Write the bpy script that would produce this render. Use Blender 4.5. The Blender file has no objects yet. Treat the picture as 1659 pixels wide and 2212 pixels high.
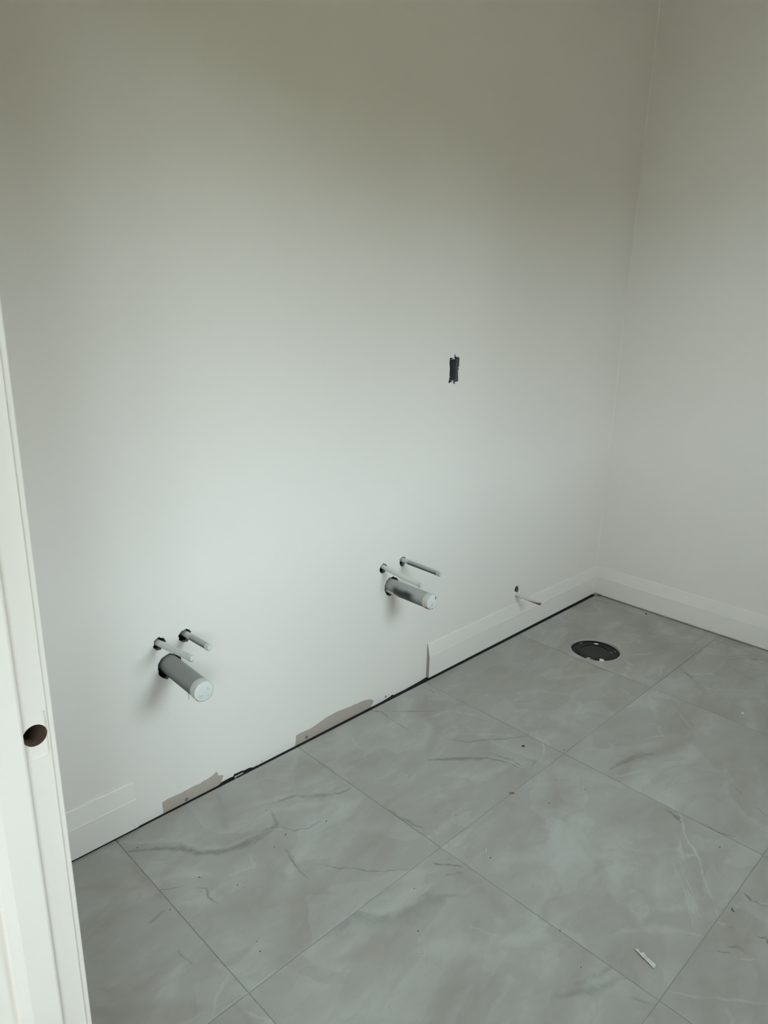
import bpy, math, random
from mathutils import Vector, Matrix
from mathutils.geometry import delaunay_2d_cdt

scene = bpy.context.scene
col = scene.collection
PI = math.pi

# ------------------------------------------------------------------ camera
CAM_POS = (-3.07911, -1.61998, 1.40145)
YAW, PITCH, ROLL, FOCAL_PX = 0.78615, -0.29655, 0.02188, 1590.54
fw = Vector((math.cos(PITCH) * math.sin(YAW), math.cos(PITCH) * math.cos(YAW), math.sin(PITCH)))
rt = Vector((math.cos(YAW), -math.sin(YAW), 0.0))
up = rt.cross(fw)
rt2 = math.cos(ROLL) * rt + math.sin(ROLL) * up
up2 = -math.sin(ROLL) * rt + math.cos(ROLL) * up
cam = bpy.data.objects.new("camera", bpy.data.cameras.new("camera"))
col.objects.link(cam)
m = Matrix((rt2, up2, -fw)).transposed().to_4x4()
m.translation = Vector(CAM_POS)
cam.matrix_world = m
cam.data.sensor_fit = 'HORIZONTAL'
cam.data.sensor_width = 36.0
cam.data.lens = FOCAL_PX / 1659.0 * 36.0
cam.data.clip_start = 0.02
scene.camera = cam

# ------------------------------------------------------------------ sky and exposure
world = bpy.data.worlds.new("overcast_sky")
scene.world = world
world.use_nodes = True
wn = world.node_tree.nodes
bg = wn["Background"]
bg.inputs["Color"].default_value = (0.885, 1.0, 1.08, 1)
bg.inputs["Strength"].default_value = 19.0
vs = scene.view_settings
vs.view_transform = 'Standard'
vs.look = 'None'
vs.gamma = 1.0
vs.use_curve_mapping = False
vs.exposure = 0.0
scene.cycles.caustics_reflective = False
scene.cycles.caustics_refractive = False
scene.cycles.max_bounces = 7
scene.cycles.diffuse_bounces = 5
scene.cycles.glossy_bounces = 2
scene.cycles.adaptive_threshold = 0.06

# bathroom extents: corner of pipe wall and right wall is the origin
Y_FRONT = -2.0        # wall opposite the pipes
X_DOOR = -2.8317       # bathroom face of the wall with the doorway
X_HALL = -2.955        # far face of that wall
CEIL = 2.74
# window in the wall opposite the pipes, and one added in the hall to brighten the jamb
WIN = (-2.06, -1.13, 1.10, 2.00)
HWIN = (-4.9, -3.82, 1.2, 2.62)
EWIN = (-1.95, -1.15, 1.05, 1.95)     # added in the hall's end wall to light the right wall through the doorway (y range, z range)
Y_HALL = -3.2
X_HALL_END = -5.2


def portal(name, x0, x1, z0, z1, y, turn=False):
    d = bpy.data.lights.new(name, 'AREA')
    d.shape = 'RECTANGLE'
    d.size, d.size_y = x1 - x0, z1 - z0
    d.cycles.is_portal = True
    o = bpy.data.objects.new(name, d)
    col.objects.link(o)
    o.location = ((x0 + x1) / 2, y, (z0 + z1) / 2)
    o.rotation_euler = (PI / 2, 0, 0)      # an area lamp shines down its -Z: turned to shine along +Y
    if turn:      # the same, for a wall across X: shines along +X
        o.location = (y, (x0 + x1) / 2, (z0 + z1) / 2)
        o.rotation_euler = (PI / 2, 0, -PI / 2)
    return o

# veins of the stone tiles: kind, points on the floor (m), widths to either side, strength
VEINS = [
    ('D', [(-2.426, -0.08), (-2.3727, -0.1189), (-2.3247, -0.1527), (-2.307, -0.1997), (-2.2614, -0.2375), (-2.1794, -0.2587), (-2.1042, -0.2529), (-2.0776, -0.2099)], 0.016, 0.016, 0.55),
    ('L', [(-2.4205, -0.0431), (-2.3749, -0.09), (-2.3175, -0.1324), (-2.2896, -0.1935), (-2.2411, -0.2354), (-2.1522, -0.2485)], 0.02, 0.006, 0.4),
    ('L', [(-2.4162, -0.2149), (-2.3602, -0.2367), (-2.3306, -0.2752)], 0.035, 0.035, 0.45),
    ('L', [(-2.2576, -0.3302), (-2.2318, -0.3403), (-2.2161, -0.3042)], 0.022, 0.008, 0.6),
    ('L', [(-2.4093, -0.3207), (-2.3826, -0.3459), (-2.3649, -0.3239)], 0.03, 0.03, 0.5),
    ('L', [(-2.0542, -0.2145), (-1.9808, -0.2478)], 0.05, 0.05, 0.4),
    ('L', [(-2.1083, -0.2655), (-2.0442, -0.3258)], 0.018, 0.018, 0.35),
    ('D', [(-2.4354, -0.244), (-2.4118, -0.2597), (-2.3876, -0.2705)], 0.0025, 0.0025, 1.0),
    ('D', [(-2.3683, -0.2942), (-2.3531, -0.3153), (-2.3676, -0.3422), (-2.3572, -0.3765)], 0.006, 0.006, 0.5),
    ('D', [(-2.3472, -0.2699), (-2.3429, -0.2809)], 0.004, 0.004, 0.7),
    ('D', [(-2.1438, -0.365), (-2.1472, -0.3913), (-2.1535, -0.4158)], 0.003, 0.003, 0.9),
    ('B', [(-2.1481, -0.0452), (-2.171, -0.1048), (-2.1991, -0.1635)], 0.03, 0.03, 0.7),
    ('D', [(-2.1068, -0.4404), (-2.0781, -0.4846), (-2.0516, -0.5119), (-2.0302, -0.5444), (-1.9997, -0.5732), (-1.9494, -0.6124)], 0.0022, 0.0022, 0.75),
    ('D', [(-2.0066, -0.3165), (-2.0394, -0.3171), (-2.0696, -0.3045), (-2.0973, -0.267)], 0.006, 0.006, 0.45),
    ('D', [(-2.0596, -0.178), (-1.9895, -0.1949), (-1.9324, -0.2384), (-1.89, -0.2702), (-1.8519, -0.2785)], 0.01, 0.01, 0.5),
    ('L', [(-2.0506, -0.2431), (-1.9944, -0.2392), (-1.9233, -0.2866)], 0.03, 0.03, 0.35),
    ('D', [(-2.132, -0.349), (-2.1524, -0.4166), (-2.1549, -0.4595)], 0.012, 0.012, 0.35),
    ('D', [(-1.5276, -0.0147), (-1.4994, -0.0521), (-1.5028, -0.0898)], 0.006, 0.006, 0.9),
    ('D', [(-1.5028, -0.0898), (-1.5106, -0.1239), (-1.5069, -0.1942)], 0.0025, 0.0025, 0.9),
    ('D', [(-1.4712, -0.0811), (-1.437, -0.1042), (-1.3629, -0.1698)], 0.006, 0.006, 0.8),
    ('D', [(-1.3123, -0.195), (-1.2925, -0.2465)], 0.008, 0.008, 0.55),
    ('L', [(-1.6626, -0.0692), (-1.6903, -0.1317), (-1.6946, -0.1521)], 0.01, 0.01, 0.55),
    ('D', [(-1.4512, -0.3066), (-1.4196, -0.3649), (-1.3632, -0.3959), (-1.3185, -0.4299), (-1.2429, -0.4758)], 0.0045, 0.0045, 0.6),
    ('D', [(-1.5768, -0.3391), (-1.5098, -0.4049), (-1.442, -0.4636), (-1.416, -0.5087), (-1.4041, -0.563)], 0.012, 0.012, 0.6),
    ('L', [(-1.4453, -0.4464), (-1.414, -0.4944), (-1.3986, -0.5592)], 0.007, 0.007, 0.8),
    ('D', [(-1.4106, -0.4527), (-1.394, -0.5245), (-1.3896, -0.5653)], 0.006, 0.006, 0.6),
    ('L', [(-1.2377, -0.534), (-1.2914, -0.5697)], 0.014, 0.014, 0.9),
    ('L', [(-1.5796, -0.4434), (-1.5365, -0.5052), (-1.4169, -0.5285)], 0.05, 0.05, 0.45),
    ('L', [(-1.3864, -0.1907), (-1.3164, -0.1985), (-1.2722, -0.2964)], 0.02, 0.02, 0.45),
    ('L', [(-1.3916, -0.3208), (-1.2853, -0.4325)], 0.02, 0.02, 0.4),
    ('D', [(-1.8335, -0.4189), (-1.8281, -0.466), (-1.8178, -0.5256)], 0.016, 0.016, 0.45),
    ('L', [(-1.8389, -0.5753), (-1.7629, -0.5683)], 0.05, 0.05, 0.5),
    ('D', [(-1.3535, -0.5588), (-1.3418, -0.5756), (-1.3845, -0.5925)], 0.01, 0.01, 0.45),
    ('B', [(-1.3198, -0.0914), (-1.385, -0.135), (-1.4118, -0.2358), (-1.5412, -0.307)], 0.04, 0.04, 0.6),
    ('D', [(-1.8822, -0.6487), (-1.8484, -0.6924)], 0.012, 0.012, 0.8),
    ('D', [(-1.8934, -0.6919), (-1.8614, -0.7086)], 0.008, 0.008, 0.7),
    ('B', [(-1.8691, -0.7149), (-1.8659, -0.7912), (-1.8854, -0.8557)], 0.06, 0.06, 0.6),
    ('D', [(-2.2132, -0.6157), (-2.1789, -0.6229), (-2.14, -0.626), (-2.0993, -0.6738), (-2.0415, -0.6941), (-1.9914, -0.7019), (-1.9351, -0.7434)], 0.022, 0.05, 0.34),
    ('L', [(-2.1308, -0.6161), (-2.0851, -0.6595), (-2.0254, -0.6787), (-1.9619, -0.686)], 0.04, 0.015, 0.45),
    ('B', [(-2.2297, -0.6908), (-2.1609, -0.7147), (-2.118, -0.7249)], 0.06, 0.06, 0.7),
    ('L', [(-1.989, -0.7838), (-1.9748, -0.8271), (-1.9527, -0.8821), (-1.9325, -0.9137)], 0.003, 0.003, 0.6),
    ('L', [(-2.0893, -0.8009), (-2.0218, -0.841), (-2.0085, -0.9014)], 0.06, 0.06, 0.5),
    ('D', [(-1.9222, -1.076), (-1.8766, -1.0939), (-1.8433, -1.1049)], 0.02, 0.02, 0.35),
    ('D', [(-1.9737, -1.0666), (-1.916, -1.102), (-1.8445, -1.1349)], 0.03, 0.03, 0.35),
    ('D', [(-1.8691, -1.1762), (-1.8555, -1.2036)], 0.02, 0.02, 0.35),
    ('L', [(-1.2399, -0.9874), (-1.2582, -1.0062), (-1.2846, -1.0266), (-1.3161, -1.0423), (-1.3362, -1.0611)], 0.005, 0.005, 1.0),
    ('L', [(-1.3362, -1.0611), (-1.3546, -1.0806), (-1.3758, -1.0994), (-1.4163, -1.1245)], 0.01, 0.004, 1.0),
    ('L', [(-1.4163, -1.1245), (-1.4496, -1.1508), (-1.4832, -1.1796), (-1.5059, -1.1962), (-1.5284, -1.2117)], 0.0028, 0.0028, 1.0),
    ('L', [(-1.4394, -1.0598), (-1.4708, -1.087), (-1.5013, -1.1179), (-1.536, -1.1424), (-1.5684, -1.164), (-1.6005, -1.1838)], 0.0022, 0.0022, 0.9),
    ('L', [(-1.4172, -1.0692), (-1.4465, -1.0903), (-1.4864, -1.1268), (-1.5245, -1.1584), (-1.5624, -1.1819)], 0.0022, 0.0022, 0.9),
    ('L', [(-1.5077, -1.133), (-1.5383, -1.1554), (-1.5698, -1.1749)], 0.016, 0.016, 0.6),
    ('L', [(-1.3587, -1.0461), (-1.3842, -1.0526), (-1.3987, -1.069), (-1.3744, -1.0859)], 0.02, 0.02, 0.7),
    ('D', [(-1.2577, -0.9706), (-1.2634, -0.9963), (-1.2729, -1.011)], 0.016, 0.016, 0.7),
    ('D', [(-1.2364, -1.0553), (-1.2405, -1.1071), (-1.2305, -1.1292)], 0.008, 0.008, 0.6),
    ('B', [(-1.4761, -1.1498), (-1.5081, -1.184), (-1.5063, -1.2007)], 0.03, 0.03, 0.5),
    ('L', [(-1.594, -1.1175), (-1.5709, -1.137)], 0.05, 0.05, 0.5),
    ('L', [(-1.832, -0.9643), (-1.8305, -1.0125), (-1.8298, -1.0359)], 0.03, 0.01, 0.5),
    ('L', [(-1.7428, -1.0727), (-1.6652, -1.1288), (-1.6121, -1.1969)], 0.02, 0.02, 0.45),
    ('B', [(-1.5899, -0.9294), (-1.6722, -1.0101), (-1.6947, -1.0706)], 0.05, 0.05, 0.45),
    ('L', [(-1.7192, -0.7798), (-1.6344, -0.8374), (-1.5203, -0.9526)], 0.06, 0.06, 0.4),
    ('B', [(-1.4176, -0.9877), (-1.2993, -0.9753)], 0.07, 0.07, 0.5),
    ('B', [(-1.1541, -0.7656), (-1.0512, -0.807), (-0.952, -0.8431), (-0.8843, -0.8595)], 0.06, 0.03, 0.8),
    ('D', [(-1.1971, -0.7573), (-1.1541, -0.7656), (-1.0693, -0.7846), (-1.036, -0.81)], 0.014, 0.014, 0.5),
    ('L', [(-0.7063, -0.6309), (-0.8081, -0.7044)], 0.05, 0.05, 0.6),
    ('L', [(-0.8834, -0.7131), (-0.8737, -0.7474), (-0.9148, -0.7834), (-0.9792, -0.7499)], 0.006, 0.006, 0.7),
    ('L', [(-1.211, -0.796), (-1.1512, -0.821)], 0.03, 0.03, 0.5),
    ('L', [(-1.138, -0.6699), (-1.1198, -0.7039)], 0.012, 0.012, 0.5),
    ('L', [(-0.7144, -0.7229), (-0.764, -0.7848), (-0.8364, -0.8803)], 0.006, 0.006, 0.45),
    ('D', [(-1.0033, -1.0355), (-1.0313, -1.0822)], 0.006, 0.006, 0.6),
    ('D', [(-1.0582, -1.1312), (-1.0806, -1.1722)], 0.005, 0.005, 0.5),
    ('L', [(-0.6567, -0.7483), (-0.6531, -0.814), (-0.6577, -0.8595)], 0.004, 0.004, 0.7),
    ('L', [(-0.3936, -0.6161), (-0.4381, -0.6699), (-0.3769, -0.7228), (-0.3875, -0.7598)], 0.008, 0.008, 0.8),
    ('D', [(-0.4299, -0.6198), (-0.4568, -0.6689), (-0.4899, -0.7252)], 0.007, 0.007, 0.7),
    ('D', [(-0.2079, -0.6215), (-0.2858, -0.6226)], 0.006, 0.006, 1.0),
    ('D', [(-0.2858, -0.6226), (-0.3384, -0.6358)], 0.008, 0.008, 0.6),
    ('D', [(-0.2297, -0.7064), (-0.1872, -0.7402), (-0.145, -0.7701), (-0.1288, -0.7987), (-0.0935, -0.8372)], 0.003, 0.003, 0.8),
    ('L', [(-0.085, -0.6901), (-0.1099, -0.7397)], 0.004, 0.004, 0.5),
    ('L', [(-0.487, -0.7737), (-0.3682, -0.8981)], 0.03, 0.03, 0.45),
    ('L', [(-0.4745, -0.7394), (-0.5274, -0.7959)], 0.02, 0.02, 0.4),
    ('D', [(-1.0926, -0.3346), (-1.0624, -0.3568)], 0.01, 0.01, 0.7),
    ('L', [(-1.0471, -0.3022), (-0.9743, -0.3472), (-0.9217, -0.4323)], 0.02, 0.02, 0.4),
    ('L', [(-0.8488, -0.3328), (-0.7217, -0.4176)], 0.05, 0.05, 0.45),
    ('B', [(-1.2128, -0.4578), (-1.1354, -0.5047), (-1.1289, -0.5845)], 0.05, 0.05, 0.6),
    ('D', [(-0.6634, -0.2863), (-0.662, -0.4236), (-0.6472, -0.4618)], 0.008, 0.008, 0.45),
    ('L', [(-0.9268, -0.2453), (-0.8242, -0.225)], 0.01, 0.01, 0.35),
    ('L', [(-0.7377, -0.5428), (-0.7629, -0.5932)], 0.02, 0.02, 0.5),
    ('B', [(-0.7745, -0.6113), (-0.6941, -0.6128)], 0.02, 0.02, 0.5),
    ('D', [(-1.2707, -0.0459), (-1.2671, -0.081)], 0.012, 0.012, 0.6),
    ('D', [(-1.2523, -0.0841), (-1.2648, -0.1246)], 0.003, 0.003, 0.9),
    ('L', [(-1.3098, -0.1137), (-1.2716, -0.1489)], 0.02, 0.02, 0.5),
    ('D', [(-0.2102, -0.3214), (-0.1824, -0.3425)], 0.008, 0.008, 0.7),
    ('D', [(-0.2443, -0.3599), (-0.2157, -0.3663)], 0.006, 0.006, 0.4),
    ('L', [(-0.4476, -0.4504), (-0.3957, -0.4891)], 0.022, 0.022, 0.7),
    ('D', [(-0.4461, -0.4431), (-0.3809, -0.4623)], 0.006, 0.006, 0.6),
    ('L', [(-0.6463, -0.497), (-0.5476, -0.4764), (-0.5221, -0.4502)], 0.02, 0.02, 0.6),
    ('B', [(-0.3863, -0.4715), (-0.2621, -0.4767), (-0.5487, -0.5397)], 0.05, 0.05, 0.5),
    ('L', [(-0.4661, -0.5673), (-0.5275, -0.5905)], 0.03, 0.03, 0.5),
    ('D', [(-0.2244, -0.4455), (-0.2228, -0.4977)], 0.004, 0.004, 0.5),
    ('L', [(-0.4732, -0.0729), (-0.5352, -0.176)], 0.004, 0.004, 0.7),
    ('D', [(-0.5375, -0.1701), (-0.5524, -0.1976)], 0.005, 0.005, 0.7),
    ('L', [(-0.0924, -0.0465), (-0.2228, -0.1753)], 0.02, 0.02, 0.5),
    ('L', [(-0.6767, -0.0991), (-0.687, -0.1794)], 0.005, 0.005, 0.5),
    ('D', [(-1.4246, -1.2214), (-1.4248, -1.2286)], 0.002, 0.002, 0.7),
    ('D', [(-1.4164, -1.2302), (-1.4192, -1.2371), (-1.4231, -1.2449)], 0.006, 0.006, 0.9),
    ('D', [(-1.4231, -1.2449), (-1.4164, -1.2565), (-1.4168, -1.2727), (-1.4051, -1.2869)], 0.003, 0.003, 0.8),
    ('L', [(-1.4132, -1.2657), (-1.4015, -1.2789)], 0.01, 0.01, 0.6),
    ('D', [(-1.5418, -1.2376), (-1.5387, -1.2444), (-1.5337, -1.2521)], 0.0025, 0.0025, 0.7),
    ('L', [(-1.5468, -1.2155), (-1.5427, -1.23), (-1.5344, -1.2427)], 0.006, 0.006, 0.45),
    ('D', [(-1.513, -1.2973), (-1.5114, -1.3119), (-1.523, -1.3266)], 0.006, 0.006, 0.8),
    ('D', [(-1.6243, -1.25), (-1.615, -1.2606)], 0.012, 0.012, 0.6),
    ('D', [(-1.5952, -1.2606), (-1.5808, -1.2771), (-1.5845, -1.2861)], 0.012, 0.012, 0.5),
    ('L', [(-1.6056, -1.2961), (-1.5945, -1.3101)], 0.012, 0.004, 0.8),
    ('L', [(-1.8023, -1.2155), (-1.7794, -1.2521), (-1.7437, -1.2959), (-1.6699, -1.3785)], 0.008, 0.008, 0.5),
    ('B', [(-1.592, -1.2427), (-1.549, -1.2872)], 0.04, 0.04, 0.6),
    ('B', [(-2.4473, -0.1224), (-2.4415, -0.1842), (-2.4433, -0.2496)], 0.05, 0.05, 0.8),
    ('B', [(-2.5645, -0.1085), (-2.5156, -0.1548), (-2.472, -0.196)], 0.04, 0.04, 0.6),
    ('D', [(-2.4901, -0.4326), (-2.4846, -0.4753)], 0.012, 0.012, 0.4),
    ('L', [(-2.5129, -0.6061), (-2.4837, -0.5774), (-2.4474, -0.5625)], 0.01, 0.004, 0.6),
    ('L', [(-2.4473, -0.5267), (-2.4344, -0.5546)], 0.03, 0.03, 0.4),
    ('B', [(-2.6522, -0.4019), (-2.62, -0.4472), (-2.5508, -0.4486)], 0.03, 0.03, 0.5),
    ('B', [(-2.6779, -0.4438), (-2.6014, -0.5169), (-2.5324, -0.5735)], 0.04, 0.04, 0.6),
    ('D', [(-2.4897, -0.3064), (-2.4654, -0.3051)], 0.02, 0.02, 0.4),
    ('L', [(-2.4841, 0.0014), (-2.4586, -0.0604)], 0.04, 0.04, 0.35),
    ('B', [(-2.4718, -0.6221), (-2.4709, -0.6645)], 0.03, 0.03, 0.6),
    ('L', [(-2.4594, -0.648), (-2.4414, -0.6972)], 0.02, 0.02, 0.5),
]
portal("sky_portal_bath", WIN[0], WIN[1], WIN[2], WIN[3], Y_FRONT + 0.02)
portal("sky_portal_hall", HWIN[0], HWIN[1], HWIN[2], HWIN[3], Y_HALL + 0.02)
portal("sky_portal_end", EWIN[0], EWIN[1], EWIN[2], EWIN[3], X_HALL_END + 0.02, True)


# ------------------------------------------------------------------ helpers
def tag(o, label=None, cat=None, group=None, kind=None):
    if label: o["label"] = label
    if cat: o["category"] = cat
    if group: o["group"] = group
    if kind: o["kind"] = kind
    return o


def obj(name, verts, faces, mats, parent=None, smooth=False, idx=None):
    me = bpy.data.meshes.new(name)
    me.from_pydata([tuple(v) for v in verts], [], faces)
    for mt in (mats if isinstance(mats, (list, tuple)) else [mats]):
        me.materials.append(mt)
    if idx:
        for p, i in zip(me.polygons, idx): p.material_index = i
    if smooth:
        for p in me.polygons: p.use_smooth = True
    me.update()
    o = bpy.data.objects.new(name, me)
    col.objects.link(o)
    if parent: o.parent = parent
    return o


def empty(name, loc=(0, 0, 0)):
    o = bpy.data.objects.new(name, None)
    o.empty_display_size = 0.05
    o.location = loc
    col.objects.link(o)
    return o


class MB:
    """collects shapes for one mesh"""
    def __init__(self): self.v, self.f, self.i = [], [], []

    def add(self, vs_, fs_, mi=0):
        n = len(self.v)
        self.v += [tuple(q) for q in vs_]
        self.f += [tuple(a + n for a in f) for f in fs_]
        self.i += [mi] * len(fs_)
        return self

    def box(self, x0, x1, y0, y1, z0, z1, mi=0):
        vs_ = [(x, y, z) for x in (x0, x1) for y in (y0, y1) for z in (z0, z1)]
        return self.add(vs_, [(0, 1, 3, 2), (4, 6, 7, 5), (0, 4, 5, 1), (2, 3, 7, 6), (0, 2, 6, 4), (1, 5, 7, 3)], mi)

    def prism(self, poly, axis, a0, a1, mi=0, caps=True, cap_mi=None):
        """poly: 2D loop; axis 'x','y','z' extrude direction. a0/a1 may be functions of the 2D point (mitres)."""
        def p3(q, a):
            a = a(q) if callable(a) else a
            return {'x': (a, q[0], q[1]), 'y': (q[0], a, q[1]), 'z': (q[0], q[1], a)}[axis]
        n = len(poly)
        vs_ = [p3(q, a0) for q in poly] + [p3(q, a1) for q in poly]
        self.add(vs_, [(k, (k + 1) % n, n + (k + 1) % n, n + k) for k in range(n)], mi)
        if caps:
            cm = mi if cap_mi is None else cap_mi
            self.add(vs_[:n], [tuple(range(n))[::-1]], cm)
            self.add(vs_[n:], [tuple(range(n))], cm)
        return self

    def lathe(self, prof, seg=32, mi=0, cap0=False, cap1=False):
        """prof: (r, h) turned about Z"""
        vs_, fs_ = [], []
        for r, h in prof:
            vs_ += [(r * math.cos(2 * PI * k / seg), r * math.sin(2 * PI * k / seg), h) for k in range(seg)]
        for j in range(len(prof) - 1):
            for k in range(seg):
                fs_.append((j * seg + k, j * seg + (k + 1) % seg, (j + 1) * seg + (k + 1) % seg, (j + 1) * seg + k))
        if cap0: fs_.append(tuple(range(seg))[::-1])
        if cap1: fs_.append(tuple(range((len(prof) - 1) * seg, len(prof) * seg)))
        return self.add(vs_, fs_, mi)

    def move(self, fn):
        self.v = [tuple(fn(Vector(q))) for q in self.v]
        return self

    def build(self, name, mats, parent=None, smooth=False):
        o = obj(name, self.v, self.f, mats, parent, smooth, self.i)
        fix_normals(o.data)
        return o


def fix_normals(me):
    import bmesh
    bm = bmesh.new()
    bm.from_mesh(me)
    bmesh.ops.remove_doubles(bm, verts=bm.verts, dist=1e-6)
    bmesh.ops.recalc_face_normals(bm, faces=bm.faces)
    bm.to_mesh(me)
    bm.free()


def sharp(o, deg=35):
    """smooth shading that keeps hard edges"""
    me = o.data
    for p in me.polygons: p.use_smooth = True
    me.set_sharp_from_angle(angle=math.radians(deg))
    return o


def bevel(o, w, seg=2):
    b = o.modifiers.new("bevel", 'BEVEL')
    b.width, b.segments, b.limit_method, b.angle_limit = w, seg, 'ANGLE', math.radians(40)
    return o


def inside(p, poly):
    c, n = False, len(poly)
    for a in range(n):
        x1, y1 = poly[a]; x2, y2 = poly[(a + 1) % n]
        if (y1 > p[1]) != (y2 > p[1]) and p[0] < (x2 - x1) * (p[1] - y1) / (y2 - y1) + x1: c = not c
    return c


def sheet(outer, holes, regions, to3, thick, extra=None):
    """a sheet with holes cut right through: front, back, rims. regions = loops that take material 1.
    to3(a, b, d) maps sheet coordinates and depth to space. Rims of holes take material 2."""
    mb = MB()
    pts, eds = [], []
    for lp in [outer] + holes + regions:
        n = len(pts)
        pts += [Vector(q) for q in lp]
        eds += [(n + k, n + (k + 1) % len(lp)) for k in range(len(lp))]
    if extra: pts += [Vector(q) for q in extra]
    vs_, _, fs_, *_ = delaunay_2d_cdt(pts, eds, [], 0, 1e-6)
    for f in fs_:
        c = sum((vs_[k] for k in f), Vector((0, 0))) / len(f)
        if not inside(c, outer) or any(inside(c, h) for h in holes): continue
        mi = 1 if any(inside(c, r) for r in regions) else 0
        mb.add([to3(vs_[k].x, vs_[k].y, 0) for k in f], [tuple(range(len(f)))], mi)
        mb.add([to3(vs_[k].x, vs_[k].y, thick) for k in f], [tuple(range(len(f)))[::-1]], 0)
    for lp, mi in [(outer, 0)] + [(h, 2) for h in holes]:
        n = len(lp)
        vs3 = [to3(q[0], q[1], 0) for q in lp] + [to3(q[0], q[1], thick) for q in lp]
        mb.add(vs3, [(k, (k + 1) % n, n + (k + 1) % n, n + k) for k in range(n)], mi)
    return mb


# ------------------------------------------------------------------ materials
def nodes_of(name):
    mt = bpy.data.materials.new(name)
    mt.use_nodes = True
    nt = mt.node_tree
    return mt, nt, nt.nodes["Principled BSDF"]


def lin(r, g, b):
    f = lambda c: (c / 255 / 12.92) if c / 255 <= 0.04045 else ((c / 255 + 0.055) / 1.055) ** 2.4
    return (f(r), f(g), f(b), 1)


def math_node(nt, op, a, b=None, clamp=False):
    n = nt.nodes.new("ShaderNodeMath"); n.operation = op; n.use_clamp = clamp
    for k, x in enumerate((a, b)):
        if x is None: continue
        if isinstance(x, (int, float)): n.inputs[k].default_value = x
        else: nt.links.new(x, n.inputs[k])
    return n.outputs[0]


def mix_col(nt, fac, a, b):
    n = nt.nodes.new("ShaderNodeMix"); n.data_type = 'RGBA'
    for s_, x in ((n.inputs[0], fac), (n.inputs[6], a), (n.inputs[7], b)):
        if hasattr(x, "links"): nt.links.new(x, s_)
        else: s_.default_value = x
    return n.outputs[2]


def noise(nt, vec, scale, detail=3, rough=0.5, dist=0.0):
    n = nt.nodes.new("ShaderNodeTexNoise")
    n.inputs["Scale"].default_value = scale
    n.inputs["Detail"].default_value = detail
    n.inputs["Roughness"].default_value = rough
    n.inputs["Distortion"].default_value = dist
    if vec is not None: nt.links.new(vec, n.inputs["Vector"])
    return n


def smap(nt, x, a, b, c=0.0, d=1.0):
    n = nt.nodes.new("ShaderNodeMapRange"); n.interpolation_type = 'SMOOTHSTEP'
    nt.links.new(x, n.inputs[0])
    for k, v in zip((1, 2, 3, 4), (a, b, c, d)): n.inputs[k].default_value = v
    return n.outputs[0]


def bump(nt, bsdf, height, strength, dist):
    n = nt.nodes.new("ShaderNodeBump")
    n.inputs["Strength"].default_value = strength
    n.inputs["Distance"].default_value = dist
    nt.links.new(height, n.inputs["Height"])
    nt.links.new(n.outputs[0], bsdf.inputs["Normal"])


def coord(nt, out="Object"):
    return nt.nodes.new("ShaderNodeTexCoord").outputs[out]


def plain(name, rgb, rough=0.5, metal=0.0, var=0.06, scale=30, bmp=0.0):
    """one colour with a slight procedural mottling"""
    mt, nt, b = nodes_of(name)
    c = coord(nt)
    n = noise(nt, c, scale, 4)
    dark = tuple(x * (1 - var) for x in rgb[:3]) + (1,)
    nt.links.new(mix_col(nt, n.outputs[0], dark, rgb), b.inputs["Base Color"])
    b.inputs["Roughness"].default_value = rough
    b.inputs["Metallic"].default_value = metal
    if bmp: bump(nt, b, n.outputs[0], bmp, 0.001)
    return mt


def paint(name, rgb, rough):
    """rolled paint with faint broad unevenness"""
    mt, nt, b = nodes_of(name)
    c = coord(nt)
    n1 = noise(nt, c, 1.3, 2)
    dark = tuple(x * 0.97 for x in rgb[:3]) + (1,)
    nt.links.new(mix_col(nt, n1.outputs[0], dark, rgb), b.inputs["Base Color"])
    b.inputs["Roughness"].default_value = rough
    return mt


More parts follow.
